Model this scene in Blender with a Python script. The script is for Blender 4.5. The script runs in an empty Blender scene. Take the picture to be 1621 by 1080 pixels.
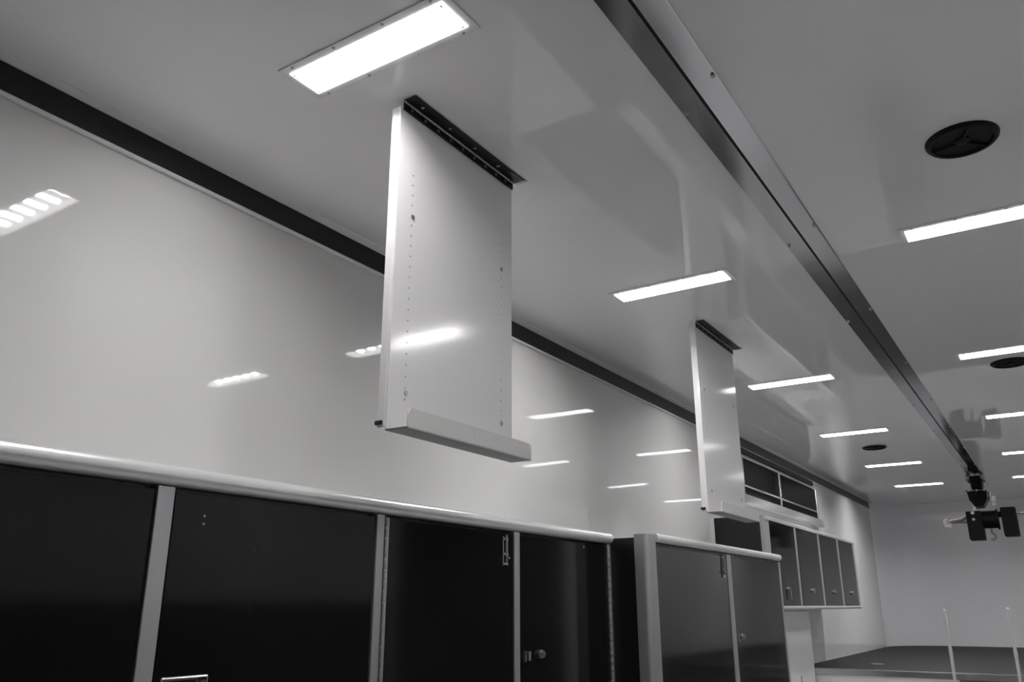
import bpy, bmesh, math, random
from mathutils import Matrix, Vector
random.seed(4)
S = 1.15            # metres per layout unit (one unit = height of the ceiling above the lens)
ZC = 1.40           # lens height above the floor, metres
scene = bpy.context.scene
C = scene.collection

# ------------------------------------------------------------------ camera, world, exposure
cd = bpy.data.cameras.new('camera'); cam = bpy.data.objects.new('camera', cd); C.objects.link(cam)
cd.sensor_fit = 'HORIZONTAL'; cd.sensor_width = 36.0; cd.lens = 1301.58 / 1621 * 36
cd.clip_start = 0.02
rot = (Matrix.Rotation(math.radians(32.8128), 3, 'Z') @ Matrix.Rotation(math.radians(107.8626), 3, 'X')
       @ Matrix.Rotation(math.radians(-0.0798), 3, 'Z'))
cam.matrix_world = Matrix.Translation((0, 0, ZC)) @ rot.to_4x4()
scene.camera = cam
world = bpy.data.worlds.new('world'); scene.world = world; world.use_nodes = True
world.node_tree.nodes['Background'].inputs[0].default_value = (0.5, 0.55, 0.6, 1)
world.node_tree.nodes['Background'].inputs[1].default_value = 0.02
vs = scene.view_settings
vs.view_transform = 'Standard'; vs.look = 'None'; vs.gamma = 1.0; vs.use_curve_mapping = False
vs.exposure = 0.0
POWER = (0.93, 1.08, 1.06, 1.04, 1.30, 1.75)   # output of the fixtures from the rear of the trailer to its front
LED, LENS = 208.0, 26.0     # radiance of the diode rows and of the diffuser around them

# layout constants (units, lens at the origin)
XL, XR, ZF, YF, YB = -1.545, 0.60, -ZC / S, 9.55, -2.2
XTRACK = -0.4625

# ------------------------------------------------------------------ materials
def mat(name, col, rough=0.4, metal=0.0, emit=0.0, bump=None, var=0.0, ior=1.5, rvar=0.0, stretch=None, coat=0.0):
    m = bpy.data.materials.new(name); m.use_nodes = True
    nt = m.node_tree; b = nt.nodes['Principled BSDF']
    c4 = (*col, 1) if len(col) == 3 else col
    b.inputs['Base Color'].default_value = c4
    b.inputs['Roughness'].default_value = rough
    b.inputs['Metallic'].default_value = metal
    b.inputs['IOR'].default_value = ior
    b.inputs['Coat Weight'].default_value = coat
    if emit:
        b.inputs['Emission Color'].default_value = (1.0, 0.99, 0.985, 1)
        b.inputs['Emission Strength'].default_value = emit
    tc = nt.nodes.new('ShaderNodeTexCoord'); mp = nt.nodes.new('ShaderNodeMapping')
    nt.links.new(tc.outputs['Object'], mp.inputs['Vector'])
    if stretch: mp.inputs['Scale'].default_value = stretch
    if bump:
        sc, dist = bump
        n = nt.nodes.new('ShaderNodeTexNoise'); n.inputs['Scale'].default_value = sc
        n.inputs['Detail'].default_value = 1.0; n.inputs['Roughness'].default_value = 0.35
        nt.links.new(mp.outputs['Vector'], n.inputs['Vector'])
        bp = nt.nodes.new('ShaderNodeBump'); bp.inputs['Strength'].default_value = 1.0
        bp.inputs['Distance'].default_value = dist
        nt.links.new(n.outputs['Fac'], bp.inputs['Height'])
        nt.links.new(bp.outputs['Normal'], b.inputs['Normal'])
    if var or rvar:
        n2 = nt.nodes.new('ShaderNodeTexNoise'); n2.inputs['Scale'].default_value = 6.0
        n2.inputs['Detail'].default_value = 4.0
        nt.links.new(mp.outputs['Vector'], n2.inputs['Vector'])
        if var:
            mx = nt.nodes.new('ShaderNodeMix'); mx.data_type = 'RGBA'
            mx.inputs['A'].default_value = c4
            mx.inputs['B'].default_value = (*[v * (1 - var) for v in c4[:3]], 1)
            nt.links.new(n2.outputs['Fac'], mx.inputs['Factor'])
            nt.links.new(mx.outputs['Result'], b.inputs['Base Color'])
        if rvar:
            mr = nt.nodes.new('ShaderNodeMapRange')
            mr.inputs['To Min'].default_value = rough; mr.inputs['To Max'].default_value = rough + rvar
            nt.links.new(n2.outputs['Fac'], mr.inputs['Value'])
            nt.links.new(mr.outputs['Result'], b.inputs['Roughness'])
    return m

M = dict(
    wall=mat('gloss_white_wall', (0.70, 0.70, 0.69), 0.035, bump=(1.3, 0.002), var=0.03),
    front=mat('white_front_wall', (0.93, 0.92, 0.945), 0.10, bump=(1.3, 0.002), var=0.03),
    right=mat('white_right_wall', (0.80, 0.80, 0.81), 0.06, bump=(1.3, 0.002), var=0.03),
    ceil=mat('gloss_white_ceiling', (0.88, 0.865, 0.885), 0.035, bump=(1.1, 0.0011), var=0.03),
    white=mat('white_powder_coat', (0.84, 0.83, 0.83), 0.12, bump=(2.0, 0.0006)),
    trimw=mat('white_trim', (0.78, 0.78, 0.77), 0.25),
    strip=mat('black_strip', (0.012, 0.012, 0.012), 0.35, var=0.3, ior=1.4),
    door=mat('black_gloss_door', (0.010, 0.0105, 0.0105), 0.09, bump=(1.5, 0.0006), var=0.3, ior=1.34),
    body=mat('black_cabinet_side', (0.014, 0.014, 0.013), 0.3, var=0.3),
    alu=mat('satin_aluminium', (0.55, 0.55, 0.565), 0.42, 0.85, rvar=0.1, stretch=(1, 1, 0.05)),
    cap=mat('white_anodised_cap', (0.80, 0.80, 0.80), 0.28, 0.35),
    track=mat('brushed_aluminium_track', (0.58, 0.58, 0.60), 0.10, 1.0, rvar=0.08),
    chrome=mat('bright_metal', (0.75, 0.75, 0.76), 0.18, 1.0, rvar=0.1),
    post=mat('bright_post', (0.85, 0.85, 0.86), 0.22, 0.3),
    lip=mat('lip_shade_grey', (0.70, 0.70, 0.69), 0.25, bump=(2.0, 0.0006)),  # greyer than the panel sheet: the lip's shade is put into the colour
    steel=mat('dull_steel', (0.45, 0.45, 0.46), 0.35, 1.0, rvar=0.1),
    dark=mat('dark_gap', (0.004, 0.004, 0.004), 0.7, var=0.2),
    hinge=mat('black_hinge', (0.014, 0.014, 0.013), 0.35, 0.2, var=0.3),
    plastic=mat('black_plastic', (0.004, 0.004, 0.004), 0.5, var=0.3, ior=1.3),
    grille=mat('black_grille', (0.004, 0.0045, 0.004), 0.5, var=0.3, ior=1.3),
    rubber=mat('black_deck_rubber', (0.012, 0.012, 0.014), 0.6, var=0.3, bump=(60, 0.0006), ior=1.35),
    floor=mat('grey_floor', (0.70, 0.70, 0.70), 0.35, var=0.10),
    grey=mat('rear_door_grey', (0.70, 0.70, 0.70), 0.35, var=0.1),
    wains=mat('black_wainscot', (0.012, 0.012, 0.012), 0.25, var=0.2),
    glass=mat('dark_tinted_glass', (0.010, 0.010, 0.009), 0.3, var=0.1, ior=1.07),
    frame=mat('window_aluminium', (0.70, 0.70, 0.71), 0.24, 1.0),
    dull=mat('copper_grey_bar', (0.36, 0.30, 0.28), 0.4, 0.6, var=0.2),
    tray=mat('light_tray_white', (0.22, 0.22, 0.22), 0.5, var=0.05),
    midgrey=mat('riser_grey_tray_shade', (0.30, 0.295, 0.29), 0.35, 0.3, var=0.15),  # grey carries the shade under the panel tray; the stair riser is plain grey
    led=mat('light_diodes', (0.9, 0.9, 0.9), 0.4, emit=LED),
)

def lens_mat():
    m = bpy.data.materials.new('light_diffuser'); m.use_nodes = True
    nt = m.node_tree; nt.nodes.remove(nt.nodes['Principled BSDF'])
    tr = nt.nodes.new('ShaderNodeBsdfTransparent'); em = nt.nodes.new('ShaderNodeEmission')
    em.inputs[0].default_value = (1.0, 0.99, 0.985, 1); em.inputs[1].default_value = LENS
    mx = nt.nodes.new('ShaderNodeMixShader'); mx.inputs[0].default_value = 0.10
    nt.links.new(tr.outputs[0], mx.inputs[1]); nt.links.new(em.outputs[0], mx.inputs[2])
    nt.links.new(mx.outputs[0], nt.nodes['Material Output'].inputs['Surface'])
    return m
M['lens'] = lens_mat()
for k_, p_ in enumerate(POWER): M['led%d' % k_] = mat('light_diodes', (0.9, 0.9, 0.9), 0.4, emit=LED * p_)

# ------------------------------------------------------------------ mesh helpers (all in layout units)
def box(bm, x0, x1, y0, y1, z0, z1, bev=0.0, seg=1):
    g = bmesh.ops.create_cube(bm, size=1.0)['verts']
    for v in g:
        v.co = Vector((x0 + (v.co.x + .5) * (x1 - x0), y0 + (v.co.y + .5) * (y1 - y0), z0 + (v.co.z + .5) * (z1 - z0)))
    if bev:
        es = {e for v in g for e in v.link_edges}
        bmesh.ops.bevel(bm, geom=list(es), offset=bev, segments=seg, affect='EDGES', profile=0.5)
    return bm

def cyl(bm, p, q, r, seg=16, r2=None):
    p, q = Vector(p), Vector(q); d = q - p
    mtx = Matrix.Translation((p + q) / 2) @ d.to_track_quat('Z', 'Y').to_matrix().to_4x4()
    bmesh.ops.create_cone(bm, cap_ends=True, segments=seg, radius1=r, radius2=r if r2 is None else r2, depth=d.length, matrix=mtx)
    return bm

def lathe(bm, prof, seg=48, c=(0, 0, 0)):
    rings = []
    for r, z in prof:
        rings.append([bm.verts.new((c[0] + r * math.cos(2 * math.pi * i / seg), c[1] + r * math.sin(2 * math.pi * i / seg), c[2] + z)) for i in range(seg)])
    for a, b in zip(rings, rings[1:]):
        for i in range(seg):
            bm.faces.new((a[i], a[(i + 1) % seg], b[(i + 1) % seg], b[i]))
    bm.faces.new(rings[0][::-1]); bm.faces.new(rings[-1])
    return bm

def prism(bm, prof, axis, a, b):
    """closed profile extruded along axis ('x': prof is (y,z); 'y': (x,z); 'z': (x,y))"""
    def P(p, t):
        return {'x': (t, p[0], p[1]), 'y': (p[0], t, p[1]), 'z': (p[0], p[1], t)}[axis]
    A = [bm.verts.new(P(p, a)) for p in prof]; B = [bm.verts.new(P(p, b)) for p in prof]
    n = len(prof)
    bm.faces.new(A); bm.faces.new(B[::-1])
    for i in range(n):
        bm.faces.new((A[i], B[i], B[(i + 1) % n], A[(i + 1) % n]))
    return bm

def tube(bm, pts, r, seg=10):
    for p, q in zip(pts, pts[1:]): cyl(bm, p, q, r, seg)
    for p in pts[1:-1]: bmesh.ops.create_icosphere(bm, subdivisions=1, radius=r, matrix=Matrix.Translation(p))
    return bm

def B(): return bmesh.new()

def obj(name, bm, m, parent=None, local=False, smooth=False):
    """link bm as one object; local=False: coordinates are room coordinates, local=True: relative to the parent"""
    bmesh.ops.recalc_face_normals(bm, faces=bm.faces)
    off = Vector((0, 0, 0)) if local else Vector((0, 0, ZC))
    if parent is not None and not local: off = off - world_loc(parent)
    own = Vector((0, 0, 0))
    for v in bm.verts: v.co = v.co * S + off
    if parent is None and not local:            # top-level meshes get their origin at their base centre
        xs = [v.co for v in bm.verts]
        own = Vector(((min(c.x for c in xs) + max(c.x for c in xs)) / 2, (min(c.y for c in xs) + max(c.y for c in xs)) / 2, min(c.z for c in xs)))
        for v in bm.verts: v.co -= own
    me = bpy.data.meshes.new(name); bm.to_mesh(me); bm.free()
    me.materials.append(M[m])
    if smooth:
        for p in me.polygons: p.use_smooth = True
        me.set_sharp_from_angle(angle=math.radians(35))
    o = bpy.data.objects.new(name, me); C.objects.link(o)
    o.location = own
    if parent is not None: o.parent = parent
    return o

def world_loc(o):
    v = Vector(o.location)
    while o.parent is not None:
        o = o.parent; v = v + Vector(o.location)
    return v

def tag(o, label, cat, group=None):
    o['label'] = label; o['category'] = cat
    if group: o['group'] = group
    return o

def struct(o, label=None):
    o['kind'] = 'structure'
    if label: o['label'] = label
    return o

def thing(name, label, cat, loc, group=None):
    o = bpy.data.objects.new(name, None); C.objects.link(o)
    o.location = Vector((loc[0] * S, loc[1] * S, ZC + loc[2] * S)); o.empty_display_size = 0.05
    return tag(o, label, cat, group)

def copy_tree(o, parent=None):
    c = o.copy(); C.objects.link(c); c.parent = parent
    for ch in list(o.children): copy_tree(ch, c)
    return c

# ------------------------------------------------------------------ the room
struct(obj('floor', box(B(), XL, XR, YB, YF + .05, ZF - .03, ZF), 'floor'), 'grey floor of the trailer')
# light positions: two rows, cut into the ceiling
LXL, LXR = -.925, -.025
LYL = (.960, 2.400, 3.845, 5.26, 6.66, 7.96)
LYR = (.960, 2.400, 3.82, 5.21, 6.59, 7.89)
HX_, HY_ = .1885, .039                       # half size of a light opening
bm = B()
for xa, xb, xc, ys in ((XL - .03, XTRACK, LXL, LYL), (XTRACK, XR + .03, LXR, LYR)):
    box(bm, xa, xc - HX_, YB, YF + .05, 1.0, 1.03); box(bm, xc + HX_, xb, YB, YF + .05, 1.0, 1.03)
    e = [YB] + [v for y in ys for v in (y - HY_, y + HY_)] + [YF + .05]
    for a, b in zip(e[::2], e[1::2]): box(bm, xc - HX_, xc + HX_, a, b, 1.0, 1.03)
struct(obj('ceiling', bm, 'ceil'), 'glossy white trailer ceiling')
YC = 9.05                     # where the side walls turn into the rounded front corners
WY0, WY1, WZ0, WZ1 = 4.92, 6.78, 0.60, 0.885      # window opening
bm = B()
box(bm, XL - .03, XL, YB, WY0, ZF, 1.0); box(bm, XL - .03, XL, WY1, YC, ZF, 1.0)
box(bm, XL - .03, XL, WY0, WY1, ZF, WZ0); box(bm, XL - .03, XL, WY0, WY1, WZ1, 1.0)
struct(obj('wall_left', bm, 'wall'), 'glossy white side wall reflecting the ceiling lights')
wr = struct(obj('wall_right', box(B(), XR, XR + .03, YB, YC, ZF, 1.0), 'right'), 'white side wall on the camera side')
obj('lower_panel', box(B(), XR - .012, XR, .2, 3.4, ZF, 0.02), 'wains', wr)
sd = struct(obj('door_1', box(B(), XR - .020, XR - .001, 3.5, 5.3, ZF, .62, .004), 'wains'), 'dark side entry door opposite the cabinets')
obj('door_handle', tube(B(), [(XR - .02, 3.62, -.3), (XR - .05, 3.62, -.3), (XR - .05, 3.62, -.15), (XR - .02, 3.62, -.15)], .008), 'chrome', sd)
R = YF - YC
prof = []
for i in range(13):
    a = math.pi - (math.pi / 2) * i / 12
    prof.append((XL + R + R * math.cos(a), YC + R * math.sin(a)))
for i in range(13):
    a = math.pi / 2 - (math.pi / 2) * i / 12
    prof.append((XR - R + R * math.cos(a), YC + R * math.sin(a)))
outer = [(XR + .03, YC), (XR + .03, YF + .05), (XL - .03, YF + .05), (XL - .03, YC)]
bm = prism(B(), prof + outer, 'z', ZF, 1.0)
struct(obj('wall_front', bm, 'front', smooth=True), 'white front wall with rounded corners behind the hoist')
struct(obj('wall_rear', box(B(), XL - .03, XR + .03, YB - .03, YB, ZF, 1.0), 'grey'), 'rear door of the trailer')
# cove strip and its edge trims
struct(obj('trim_1', box(B(), XL, XL + .008, YB, YC, 0.932, 0.992, .001), 'strip'), 'long black strip along the top of the white side wall')
struct(obj('trim_2', prism(B(), [(XL, 1.0), (XL, .992), (XL + .010, .992), (XL + .030, .9975), (XL + .030, 1.0)], 'y', YB, YC), 'trimw'), 'thin white edge between ceiling and black strip')
struct(obj('trim_3', box(B(), XL, XL + .011, YB, YC, 0.923, 0.932, .002), 'trimw'), 'thin white edge under the black strip')

# window in the side wall
win = bpy.data.objects.new('window_1', None); C.objects.link(win); win.location = (XL * S, 5.85 * S, ZC + WZ0 * S)
struct(win, 'aluminium framed dark window above the overhead cabinets')
fx0, fx1 = XL - .02, XL + .022
def wbar(n, y0, y1, z0, z1, x1=fx1, m='frame'):
    return obj(n, box(B(), fx0, x1, y0, y1, z0, z1, .003), m, win)
wbar('window_frame', WY0, WY1, .866, .885, fx1 - .006); wbar('window_frame', WY0, WY0 + .035, .60, .866)
wbar('window_frame', WY1 - .035, WY1, .60, .866)
wbar('rail', WY0 + .035, WY1 - .035, .686, .699)
sill = obj('window_sill', prism(B(), [(fx0, .575), (fx1 + .004, .575), (fx1 + .028, .583), (fx1 + .014, .634), (fx0, .640)], 'y', WY0 - .02, WY1 + .03), 'frame', win)
YM = 5.72
wbar('mullion', YM - .015, YM + .015, .699, .866, fx1 + .006); wbar('mullion', YM - .015, YM + .015, .640, .686, fx1 + .006)
for a, b in ((WY0 + .035, YM - .015), (YM + .015, WY1 - .035)):
    obj('pane', box(B(), XL - .012, XL - .006, a, b, .699, .866), 'glass', win)
    obj('pane', box(B(), XL - .012, XL - .006, a, b, .640, .686), 'glass', win)
obj('shade_box', box(B(), XL, XL + .026, WY0, WY1 - .10, .886, .921, .004), 'plastic', win)

# raised front deck
dk = thing('raised_deck', 'black raised deck floor with aluminium edge at the front wall', 'deck', (XTRACK, 7.4, ZF))
dtop = prism(B(), [(XL + .003, 5.80), (XR - .003, 5.80)] + [(min(max(p[0], XL + .003), XR - .003), p[1] - .003) for p in reversed(prof)] , 'z', -0.395, -0.38)
obj('deck_top', dtop, 'rubber', dk)
obj('edge_trim', box(B(), XL + .003, XR - .003, 5.785, 5.80, -.418, -.379, .003), 'frame', dk)
obj('riser', box(B(), XL + .003, -.615, 5.79, 5.83, ZF, -.418), 'white', dk)
obj('stair_riser', box(B(), -.615, XR - .003, 5.80, 5.84, ZF, -.418), 'midgrey', dk)
obj('step_nosing', box(B(), -.60, XR - .003, 5.775, 5.79, -.447, -.428, .003), 'frame', dk)
for k in range(3):
    st = obj('step', box(B(), -.57, -.325, 5.80 - .24 * (k + 1), 5.80, -.62 - .2 * k - .03, -.62 - .2 * k), 'rubber', dk)
ring = obj('tie_down', lathe(B(), [(.045, -.381), (.045, -.374), (.03, -.372), (.03, -.376)], 24, (-1.15, 6.3, 0)), 'steel', dk, smooth=True)

# ------------------------------------------------------------------ ceiling lights
def make_light():
    t = thing('ceiling_light', '', 'light', (0, 0, 1.0), 'ceiling lights in two rows')
    D = .020                                   # depth of the diode tray above the lens
    bm = B(); ox, oy, ix, iy = .203, .056, HX_, HY_
    for q in ((-ox, -ix, -oy, oy), (ix, ox, -oy, oy), (-ix, ix, -oy, -iy), (-ix, ix, iy, oy)): box(bm, *q, -.003, 0)
    obj('flange', bm, 'trimw', t, local=True)
    bm = B(); w = .003
    for q in ((-ix, -ix + w, -iy, iy), (ix - w, ix, -iy, iy), (-ix + w, ix - w, -iy, -iy + w), (-ix + w, ix - w, iy - w, iy)): box(bm, *q, 0, D)
    box(bm, -ix, ix, -iy, iy, D, D + .004)
    hs = obj('housing', bm, 'tray', t, local=True)
    le = obj('lens', box(B(), -ix + .0005, ix - .0005, -iy + .0005, iy - .0005, -.0055, -.0035, .0006), 'lens', t, local=True)
    for i in range(6):
        x = -ix + 2 * ix * (i + .5) / 6
        obj('diode_row', box(B(), x - .010, x + .010, -.033, .033, D - .003, D), 'led', hs, local=True)
    for x in (-.17, -.06, .06, .17):
        for y in (-.049, .049):
            obj('screw', cyl(B(), (x, y, -.0048), (x, y, -.002), .0032, 8), 'steel', t, local=True)
    for x in (-.181, .181):
        for y in (-.032, .032):
            obj('lens_screw', cyl(B(), (x, y, -.0075), (x, y, -.005), .0028, 8), 'steel', t, local=True)
    return t
light0 = make_light()
ORD = ['first', 'second', 'third', 'fourth', 'fifth', 'sixth']
spots = []
NL = ['large bright ceiling light nearest the viewer above the big hinged panel',
      'ceiling light between the two hinged panels, second in the left row',
      'ceiling light just right of the far hinged panel, third in the left row',
      'ceiling light in front of the left round speaker, fourth in the left row',
      'ceiling light just beyond the left round speaker, fifth in the left row',
      'farthest ceiling light in the left row, left of the hoist']
for k, y in enumerate(LYL): spots.append((LXL, y, NL[k]))
NR = ['ceiling light right of the track and level with the nearest left light',
      'largest light right of the track, below the big round black speaker',
      'light right of the track beside the small speaker at the right edge',
      'third visible light right of the track at the right edge',
      'fourth visible light right of the track at the right edge',
      'farthest light right of the track, above the hoist boxes']
for k, y in enumerate(LYR): spots.append((LXR, y, NR[k]))
for i, (x, y, lab) in enumerate(spots):
    o = light0 if i == 0 else copy_tree(light0)
    o.location = (x * S, y * S, ZC + S); o['label'] = lab
    lv = POWER[min(len(POWER) - 1, i % 6)]
    for hs in o.children:
        for dr in hs.children:
            if dr.name.startswith('diode_row'):
                dr.material_slots[0].link = 'OBJECT'; dr.material_slots[0].material = M['led%d' % POWER.index(lv)]

# ------------------------------------------------------------------ hoist track in the ceiling
TY0, TY1 = YB + .1, 8.3
tr = thing('ceiling_track', 'long brushed aluminium hoist track running down the middle of the ceiling', 'track', (XTRACK, 3.0, 1.0))
obj('flange', prism(B(), [(XTRACK - .0535, 1.0), (XTRACK - .0535, .9965), (XTRACK - .004, .9965), (XTRACK - .004, 1.0)], 'y', TY0, TY1), 'track', tr)
obj('flange', prism(B(), [(XTRACK + .004, 1.0), (XTRACK + .004, .9935), (XTRACK + .050, .9965), (XTRACK + .0535, .9975), (XTRACK + .0535, 1.0)], 'y', TY0, TY1), 'track', tr)
obj('slot', box(B(), XTRACK - .004, XTRACK + .004, TY0, TY1, .9985, 1.0), 'dark', tr)
for k in range(9):
    for sx in (-1, 1):
        y = 1.377 + k * .80 + (0.1 if sx < 0 else 0)
        obj('screw', cyl(B(), (XTRACK + sx * .047, y, .992), (XTRACK + sx * .047, y, .9965), .0045, 10), 'steel', tr)

# ------------------------------------------------------------------ round ceiling speakers
def make_speaker():
    t = thing('ceiling_speaker', '', 'speaker', (0, 0, 1.0), 'round black ceiling speakers')
    obj('rim', lathe(B(), [(.060, -.004), (.063, -.011), (.070, -.010), (.0745, -.005), (.0755, .0), (.059, .0)], 48), 'plastic', t, local=True, smooth=True)
    obj('cone', lathe(B(), [(.060, -.001), (.058, -.005), (.030, -.0015), (.012, -.0012)], 40), 'grille', t, local=True, smooth=True)
    obj('tweeter', lathe(B(), [(.017, -.001), (.017, -.0065), (.012, -.009), (.004, -.0105)], 24), 'plastic', t, local=True, smooth=True)
    for a in (20, 140, 260):
        c, s = math.cos(math.radians(a)), math.sin(math.radians(a))
        b2 = B(); cyl(b2, (c * .012, s * .012, -.0075), (c * .062, s * .062, -.0085), .0028, 8)
        obj('grille_bar', b2, 'plastic', t, local=True)
    return t
sp0 = make_speaker()
for i, (x, y, a, lab) in enumerate(((-.028, 1.914, 25, 'largest round black speaker in the ceiling above the right lights'),
                                 (-.040, 4.03, 60, 'round black speaker cut by the right edge under a light'),
                                 (-.912, 5.85, 100, 'small round black speaker in the ceiling left of the track'))):
    o = sp0 if i == 0 else copy_tree(sp0)
    o.location = (x * S, y * S, ZC + S); o.rotation_euler.z = math.radians(a); o['label'] = lab

# ------------------------------------------------------------------ hinged drop-down panels
XP, XLIP, ZB = -.985, -.937, .306
def make_panel():
    t = thing('hinged_panel', '', 'panel', (0, 0, 1.0), 'white hinged panels hanging from the ceiling')
    L = .42
    z0 = ZB - 1
    # local frame: x=0 front face, y from 0 (near end) to L, z=0 at the ceiling
    obj('sheet', box(B(), -.005, 0, 0, L, z0, -.017, .0012), 'white', t, local=True)
    obj('side_flange', box(B(), -.022, -.004, -.0015, .004, z0 + .004, -.019, .001), 'white', t, local=True)
    obj('side_flange', box(B(), -.022, -.004, L - .004, L + .0015, z0 + .004, -.019, .001), 'white', t, local=True)
    tray = obj('tray', box(B(), -.005, .048, .002, L + .004, z0 - .003, z0, .0008), 'midgrey', t, local=True)
    c = .010
    lip = obj('lip', prism(B(), [(.004 + .006, z0 + .034), (.004, z0 + .022), (.004, z0 - .003), (L + .004, z0 - .003), (L + .004, z0 + .028), (L - .002, z0 + .034)], 'x', .0445, .048), 'lip', tray, local=True)
    obj('screw', cyl(B(), (.046, .213, z0 + .018), (.0495, .213, z0 + .018), .0035, 10), 'trimw', tray, local=True)
    # hinge: a leaf on the ceiling, a leaf on the sheet, a knuckle rod between
    h = obj('hinge_leaf', box(B(), .002, .033, .006, L + .006, -.004, -.0005, .0008), 'hinge', t, local=True)
    v = obj('hinge_leaf', box(B(), .0005, .004, .006, L, -.024, -.006, .0008), 'hinge', t, local=True)
    bm = B()
    for k in range(28):
        y = .006 + (L - .006) * k / 28
        cyl(bm, (.0035, y + .0008, -.0055), (.0035, y + (L - .006) / 28 - .0008, -.0055), .0028, 8)
    kn = obj('hinge_knuckles', bm, 'steel', t, local=True); kn['kind'] = 'stuff'
    obj('hinge_end', box(B(), .004, .036, L + .006, L + .016, -.003, -.0005), 'steel', t, local=True)
    for y in (.045, .14, .235, .33):
        obj('screw', cyl(B(), (.020, y, -.0062), (.020, y, -.003), .0042, 10), 'chrome', h, local=True)
    for y in (.03, .075, .12, .165, .21, .255, .30, .345, .385):
        obj('screw', cyl(B(), (.0030, y, -.016), (.0052, y, -.016), .0034, 8), 'steel', v, local=True)
    # two columns of shelf-pin holes
    bm = B()
    for y, zs in ((.048, .842), (.375, .862)):
        n = int((zs - .345) / .0225)
        for k in range(n):
            z = zs - k * .0225 - 1
            cyl(bm, (-.0004, y, z), (.0003, y, z), .0021, 8)
    pm = obj('pin_holes', bm, 'steel', t, local=True); pm['kind'] = 'stuff'
    for y, z in ((.050, .749), (.050, .383), (.375, .750), (.377, .383)):
        obj('bolt', cyl(B(), (-.0005, y, z - 1), (.0020, y, z - 1), .0046, 12), 'steel', t, local=True)
    obj('latch', box(B(), -.025, -.008, -.005, .004, z0 + .008, z0 + .016, .001), 'hinge', t, local=True)
    for z in (.62, .40): obj('rivet', cyl(B(), (-.010, L, z - 1), (-.010, L + .005, z - 1), .005, 8), 'white', t, local=True)
    return t
pan0 = make_panel()
pan1 = copy_tree(pan0)
pan0.location = (XP * S, 1.107 * S, ZC + S); pan0['label'] = 'large white panel on a black hinge nearest the viewer, below the brightest light'
pan1.location = (XP * S, 2.768 * S, ZC + S); pan1['label'] = 'smaller-looking far white hinged panel hanging in front of the window'

# ------------------------------------------------------------------ tall black cabinets
ZT = .215
def lock(parent, x, y, z, r=.011):
    lk = obj('lock', lathe_x(x, y, z, r), 'steel', parent, smooth=True)
    obj('key_slot', box(B(), x + .0118, x + .0125, y - .001, y + .001, z - .005, z + .005), 'dark', lk)
    return lk
def lathe_x(x, y, z, r):
    bm = B(); cyl(bm, (x, y, z), (x + .006, y, z), r, 20); cyl(bm, (x + .005, y, z), (x + .012, y, z), r * .72, 20)
    return bm
def slide_bolt(parent, x, y, z0, z1):
    bm = B(); box(bm, x, x + .003, y - .012, y - .008, z0, z1, .0005); box(bm, x, x + .003, y + .006, y + .010, z0, z1, .0005)
    for z in (z0 + .004, z0 + .028, z1 - .006): box(bm, x, x + .005, y - .011, y + .009, z - .003, z + .003, .0005)
    sb = obj('slide_bolt', bm, 'steel', parent)
    obj('bolt_rod', cyl(B(), (x + .005, y, z0 + .01), (x + .005, y, z1 + .004), .003, 8), 'steel', sb)
    obj('bolt_knob', cyl(B(), (x + .004, y, z0 + .018), (x + .014, y, z0 + .018), .003, 8), 'steel', sb)
def piano_hinge(parent, x, y):
    bm = B(); z = ZF + .1; n = 60; h = (ZT - .035 - z) / n
    for k in range(n): cyl(bm, (x, y, z + k * h + h * .12), (x, y, z + (k + 1) * h - h * .12), .0042, 8)
    box(bm, x - .006, x - .0015, y - .002, y + .009, z, z + n * h)
    o = obj('piano_hinge', bm, 'alu', parent); o['kind'] = 'stuff'

def door(parent, xf, y0, y1, z0, z1, proud=-.003):
    return obj('door', box(B(), xf - .014, xf + proud, y0 + .003, y1 - .003, z0, z1, .0012), 'door', parent)
def post(parent, xf, y0, y1, z0=ZF, z1=None, bev=.002):
    return obj('post', box(B(), xf - .02, xf, y0, y1, z0, (ZT - .03) if z1 is None else z1, bev, 2), 'alu', parent)

XC = -1.19
def tall(name, label, y0, y1, doors, posts, xf=XC):
    t = thing(name, label, 'cabinet', ((XL + xf) / 2, (y0 + y1) / 2, ZF), 'tall black cabinets along the side wall')
    obj('body', box(B(), XL + .002, xf - .02, y0 + .0005, y1 - .0005, ZF, ZT - .012), 'body', t)
    obj('toe_kick', box(B(), xf - .02, xf - .016, y0, y1, ZF, ZF + .08), 'body', t)
    for a, b in posts: post(t, xf, a, b)
    ds = [door(t, xf, a, b, ZF + .09, ZT - .036) for a, b in doors]
    return t, ds
ta, da = tall('tall_cabinet', 'leftmost tall black cabinet cut off by the left edge', .10, .8045, [(.13, .804)], [(.10, .13)])
tb, db = tall('tall_cabinet', 'single wide black cabinet door between two aluminium posts', .8045, 1.3245, [(.836, 1.324)], [(.8045, .836)])
# paddle latch on the wide door
pl = obj('paddle_latch', box(B(), XC - .003, XC + .003, .85, .936, -.190, -.104, .003, 2), 'chrome', db[0])
obj('latch_recess', box(B(), XC + .0028, XC + .0036, .856, .912, -.184, -.110), 'plastic', db[0])
obj('latch_lock', box(B(), XC + .0028, XC + .0036, .915, .932, -.150, -.108), 'plastic', db[0])
obj('latch_key', cyl(B(), (XC + .003, .9235, -.118), (XC + .0075, .9235, -.118), .0065, 14), 'chrome', db[0])
for z in (.144, .131): obj('rivet', cyl(B(), (XC - .004, .898, z), (XC - .0018, .898, z), .0022, 8), 'steel', db[0])
tc, dc = tall('tall_cabinet', 'black double-door cabinet with slide bolt beside the deeper cabinet', 1.3245, 2.42, [(1.358, 1.857), (1.883, 2.398)],
              [(1.3245, 1.3485), (1.857, 1.883), (2.398, 2.42)])
piano_hinge(tc, XC + .001, 1.3535)
piano_hinge(tc, XC + .001, 2.3985)
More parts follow.
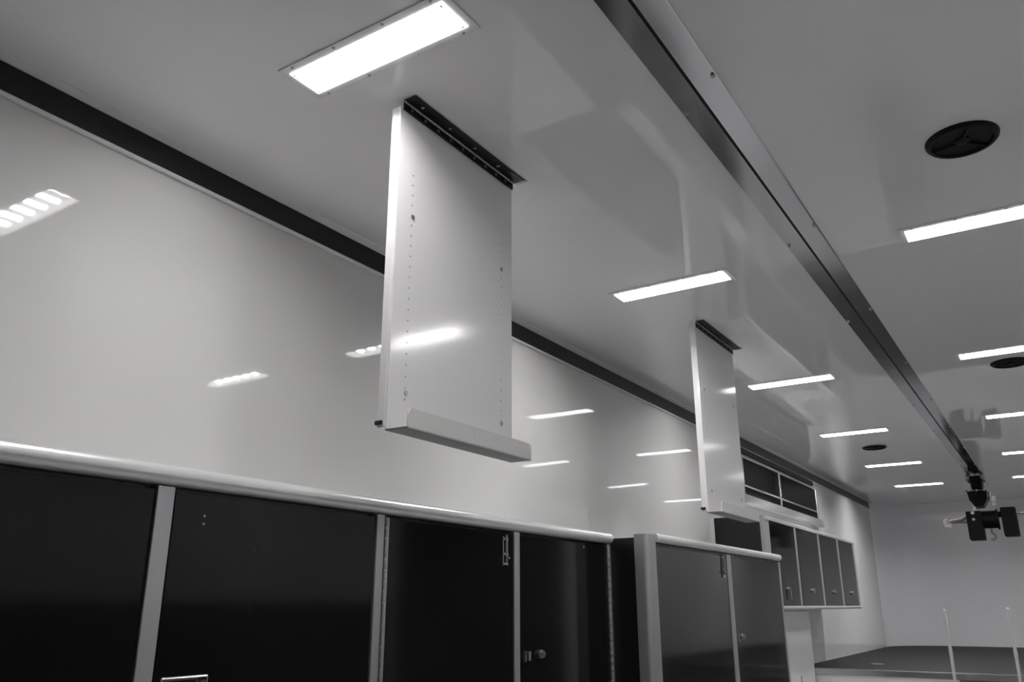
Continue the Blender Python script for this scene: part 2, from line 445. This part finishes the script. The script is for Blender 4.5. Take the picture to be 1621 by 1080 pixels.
slide_bolt(dc[0], XC - .003, 1.815, .098, .170)
lock(dc[1], XC - .003, 1.985, -.121)
obj('strike', box(B(), XC - .003, XC + .006, 1.899, 1.903, -.136, -.110), 'steel', dc[1])
obj('strike', box(B(), XC - .003, XC + .004, 1.918, 1.928, -.134, -.112), 'steel', dc[1])
obj('rivet', cyl(B(), (XC - .004, 2.244, .168), (XC - .0015, 2.244, .168), .004, 8), 'steel', dc[1])

def bullnose(x0, xf, z, h=.032):
    pr = [(x0, z - h), (x0, z)]
    n = 10
    cx, cz, r = xf - .004, z - h / 2, h / 2
    for i in range(n + 1):
        a = math.pi / 2 - math.pi * i / n
        pr.append((cx + r * .95 * math.cos(a), cz + r * math.sin(a)))
    return pr
bt = obj('bullnose_trim', prism(B(), bullnose(XL, XC, ZT + .004), 'y', .08, 2.42), 'cap', smooth=True)
tag(bt, 'long rounded light metal cap running along the tops of the near black cabinets', 'trim')

# deeper cabinet
X2 = -1.063
td, dd = tall('deep_cabinet', 'deeper black double-door cabinet with rounded aluminium corner post', 2.42, 3.87, [(2.482, 3.152), (3.196, 3.846)],
              [(3.152, 3.196), (3.846, 3.87)], xf=X2)
pc = []
for i in range(7):
    a = -math.pi / 2 + (math.pi / 2) * i / 6
    pc.append((X2 - .016 + .016 * math.cos(a), 2.4205 - .002 + .016 + .016 * math.sin(a)))
obj('corner_post', prism(B(), [(X2 - .045, 2.4185)] + pc + [(X2, 2.482), (X2 - .03, 2.482), (X2 - .045, 2.44)], 'z', ZF, ZT - .002), 'alu', td, smooth=True)
obj('top_trim', prism(B(), bullnose(X2 - .06, X2, ZT + .004, .028), 'y', 2.482, 3.875), 'cap', td, smooth=True)
slide_bolt(dd[0], X2 - .003, 3.105, .10, .178)
lock(dd[1], X2 - .003, 3.262, -.113)
obj('strike', box(B(), X2 - .003, X2 + .006, 3.206, 3.212, -.13, -.104), 'steel', dd[1])

# white panel standing against the wall below the overhead cabinet
bp_ = thing('back_panel', 'white panel below the overhead cabinets next to the deep cabinet', 'panel', (-1.49, 5.0, ZF))
obj('board', box(B(), XL, -1.43, 3.92, 5.775, ZF, -.030, .006, 2), 'white', bp_)
ol = obj('outlet', box(B(), -1.43, -1.418, 5.42, 5.50, -.48, -.40, .004), 'trimw', bp_)

# ------------------------------------------------------------------ overhead cabinet
XO, OZ0, OZ1 = -1.265, -.022, .452
oc = thing('overhead_cabinet', 'overhead cabinet with four dark doors in an aluminium frame under the window', 'cabinet', (-1.4, 5.45, OZ0))
obj('body', box(B(), XL, XO - .014, 4.378, 6.60, OZ0 + .012, OZ1 - .004), 'body', oc)
obj('wall_flange', box(B(), XL, XL + .014, 4.366, 4.378, OZ0, OZ1), 'trimw', oc)
post(oc, XO, 4.372, 4.471, OZ0, OZ1); post(oc, XO, 6.545, 6.61, OZ0, OZ1)
dys = [(4.471, 4.955), (5.003, 5.500), (5.556, 6.030), (6.100, 6.545)]
for (a, b), (c, d) in zip(dys, dys[1:]): post(oc, XO, b, c, OZ0 + .02, OZ1 - .02)
obj('top_rail', prism(B(), [(XL, OZ1 - .022), (XL, OZ1), (XO - .002, OZ1), (XO + .008, OZ1 - .008), (XO + .006, OZ1 - .022)], 'y', 4.40, 6.61), 'cap', oc)
obj('bottom_rail', prism(B(), [(XL, OZ0), (XL, OZ0 + .02), (XO + .004, OZ0 + .02), (XO + .008, OZ0 + .010), (XO + .004, OZ0)], 'y', 4.38, 6.61), 'cap', oc)
for k, (a, b) in enumerate(dys):
    d = door(oc, XO, a, b, OZ0 + .022, OZ1 - .024, .002)
    lk = lock(d, XO + .002, a + .245, .082, .014)
    if k == 0:
        obj('key', box(B(), XO + .012, XO + .016, a + .238, a + .252, .030, .074, .001), 'steel', lk)

# ------------------------------------------------------------------ hand rails of the deck stair
def rail(x, y, zt, lab):
    bm = B(); cyl(bm, (x, y, ZF), (x, y, zt), .0085, 16)
    bmesh.ops.create_uvsphere(bm, u_segments=16, v_segments=8, radius=.0085, matrix=Matrix.Translation((x, y, zt)))
    t = thing('stair_post', lab, 'post', (x, y, ZF), 'bright posts at the deck stair')
    obj('pole', bm, 'post', t, smooth=True)
    obj('base_plate', lathe(B(), [(.03, 0), (.03, .006), (.012, .010)], 24, (x, y, ZF)), 'steel', t)
    obj('clamp', lathe(B(), [(.0088, -.02), (.0096, -.018), (.0096, .014), (.0088, .016)], 16, (x, y, -.25)), 'post', t, smooth=True)
rail(-.606, 5.50, -.030, 'left thin bright metal post standing in front of the deck')
rail(-.289, 5.50, -.020, 'right thin bright metal post standing in front of the deck')

# ------------------------------------------------------------------ electric hoist on the track
HY = 7.55; HX = XTRACK
h = thing('electric_hoist', 'black electric hoist hanging from the far end of the ceiling track', 'hoist', (HX, HY, .49))
tl = obj('trolley', box(B(), HX - .035, HX + .045, HY - .10, HY + .10, .875, .975, .006), 'plastic', h)
for sx in (-1, 1):
    for sy in (-1, 1):
        obj('wheel', cyl(B(), (HX + sx * .05 - .012, HY + sy * .07, .965), (HX + sx * .05 + .012, HY + sy * .07, .965), .028, 18), 'steel', tl)
obj('crossbar', box(B(), HX - .085, HX + .075, HY - .05, HY + .05, .858, .872, .003), 'steel', h)
mt = obj('motor_housing', prism(B(), [(HX - .07, .857), (HX + .068, .857), (HX + .060, .790), (HX + .030, .738), (HX - .028, .735), (HX - .062, .790)], 'y', HY - .09, HY + .09), 'plastic', h)
for sx in (-.055, 0, .055): obj('bolt', cyl(B(), (HX + sx, HY - .095, .862), (HX + sx, HY - .05, .862), .009, 10), 'chrome', mt)
obj('link', tube(B(), [(HX + .085, HY - .06, .85), (HX + .075, HY - .06, .80), (HX + .105, HY - .06, .74)], .010), 'chrome', h, smooth=True)
obj('link', tube(B(), [(HX - .03, HY - .06, .76), (HX - .045, HY - .06, .71)], .010), 'chrome', h, smooth=True)
obj('cable_guard', lathe(B(), [(.012, -.02), (.026, -.02), (.026, .02), (.012, .02)], 20, (HX + .095, HY - .07, .79)), 'chrome', h, smooth=True)
# lower beam with a box at each end and the drum between
obj('lower_beam', box(B(), HX - .09, HX + .22, HY - .03, HY + .03, .655, .695, .004), 'plastic', h)
bx = obj('gear_box', box(B(), HX - .105, HX + .003, HY - .08, HY + .08, .485, .705, .006), 'plastic', h)
obj('bolt', cyl(B(), (HX - .055, HY - .088, .69), (HX - .055, HY - .078, .69), .013, 12), 'chrome', bx)
obj('bolt', cyl(B(), (HX - .055, HY - .088, .640), (HX - .055, HY - .078, .640), .011, 12), 'chrome', bx)
bx2 = B(); box(bx2, HX + .135, HX + .238, HY - .08, HY + .08, .505, .722, .006)
obj('control_box', bx2, 'plastic', h)
dr = obj('drum', cyl(B(), (HX + .003, HY, .640), (HX + .105, HY, .640), .068, 28), 'grille', h, smooth=True)
obj('drum_flange', cyl(B(), (HX + .100, HY, .640), (HX + .112, HY, .640), .080, 28), 'plastic', h, smooth=True)
obj('hook', tube(B(), [(HX + .05, HY, .575), (HX + .05, HY, .54), (HX + .068, HY, .522), (HX + .072, HY, .500), (HX + .055, HY, .486), (HX + .036, HY, .494)], .008), 'steel', h, smooth=True)
obj('arm', tube(B(), [(HX - .10, HY, .675), (HX - .145, HY, .648), (HX - .235, HY, .635)], .013), 'dull', h, smooth=True)
obj('arm', tube(B(), [(HX - .10, HY, .628), (HX - .235, HY, .632)], .009), 'dull', h, smooth=True)
obj('shackle', tube(B(), [(HX - .245, HY, .655), (HX - .268, HY, .645), (HX - .262, HY, .600), (HX - .235, HY, .596), (HX - .230, HY, .625)], .010), 'trimw', h, smooth=True)
obj('side_rod', cyl(B(), (HX + .238, HY, .675), (HX + .60, HY, .685), .006, 10), 'dull', h, smooth=True)
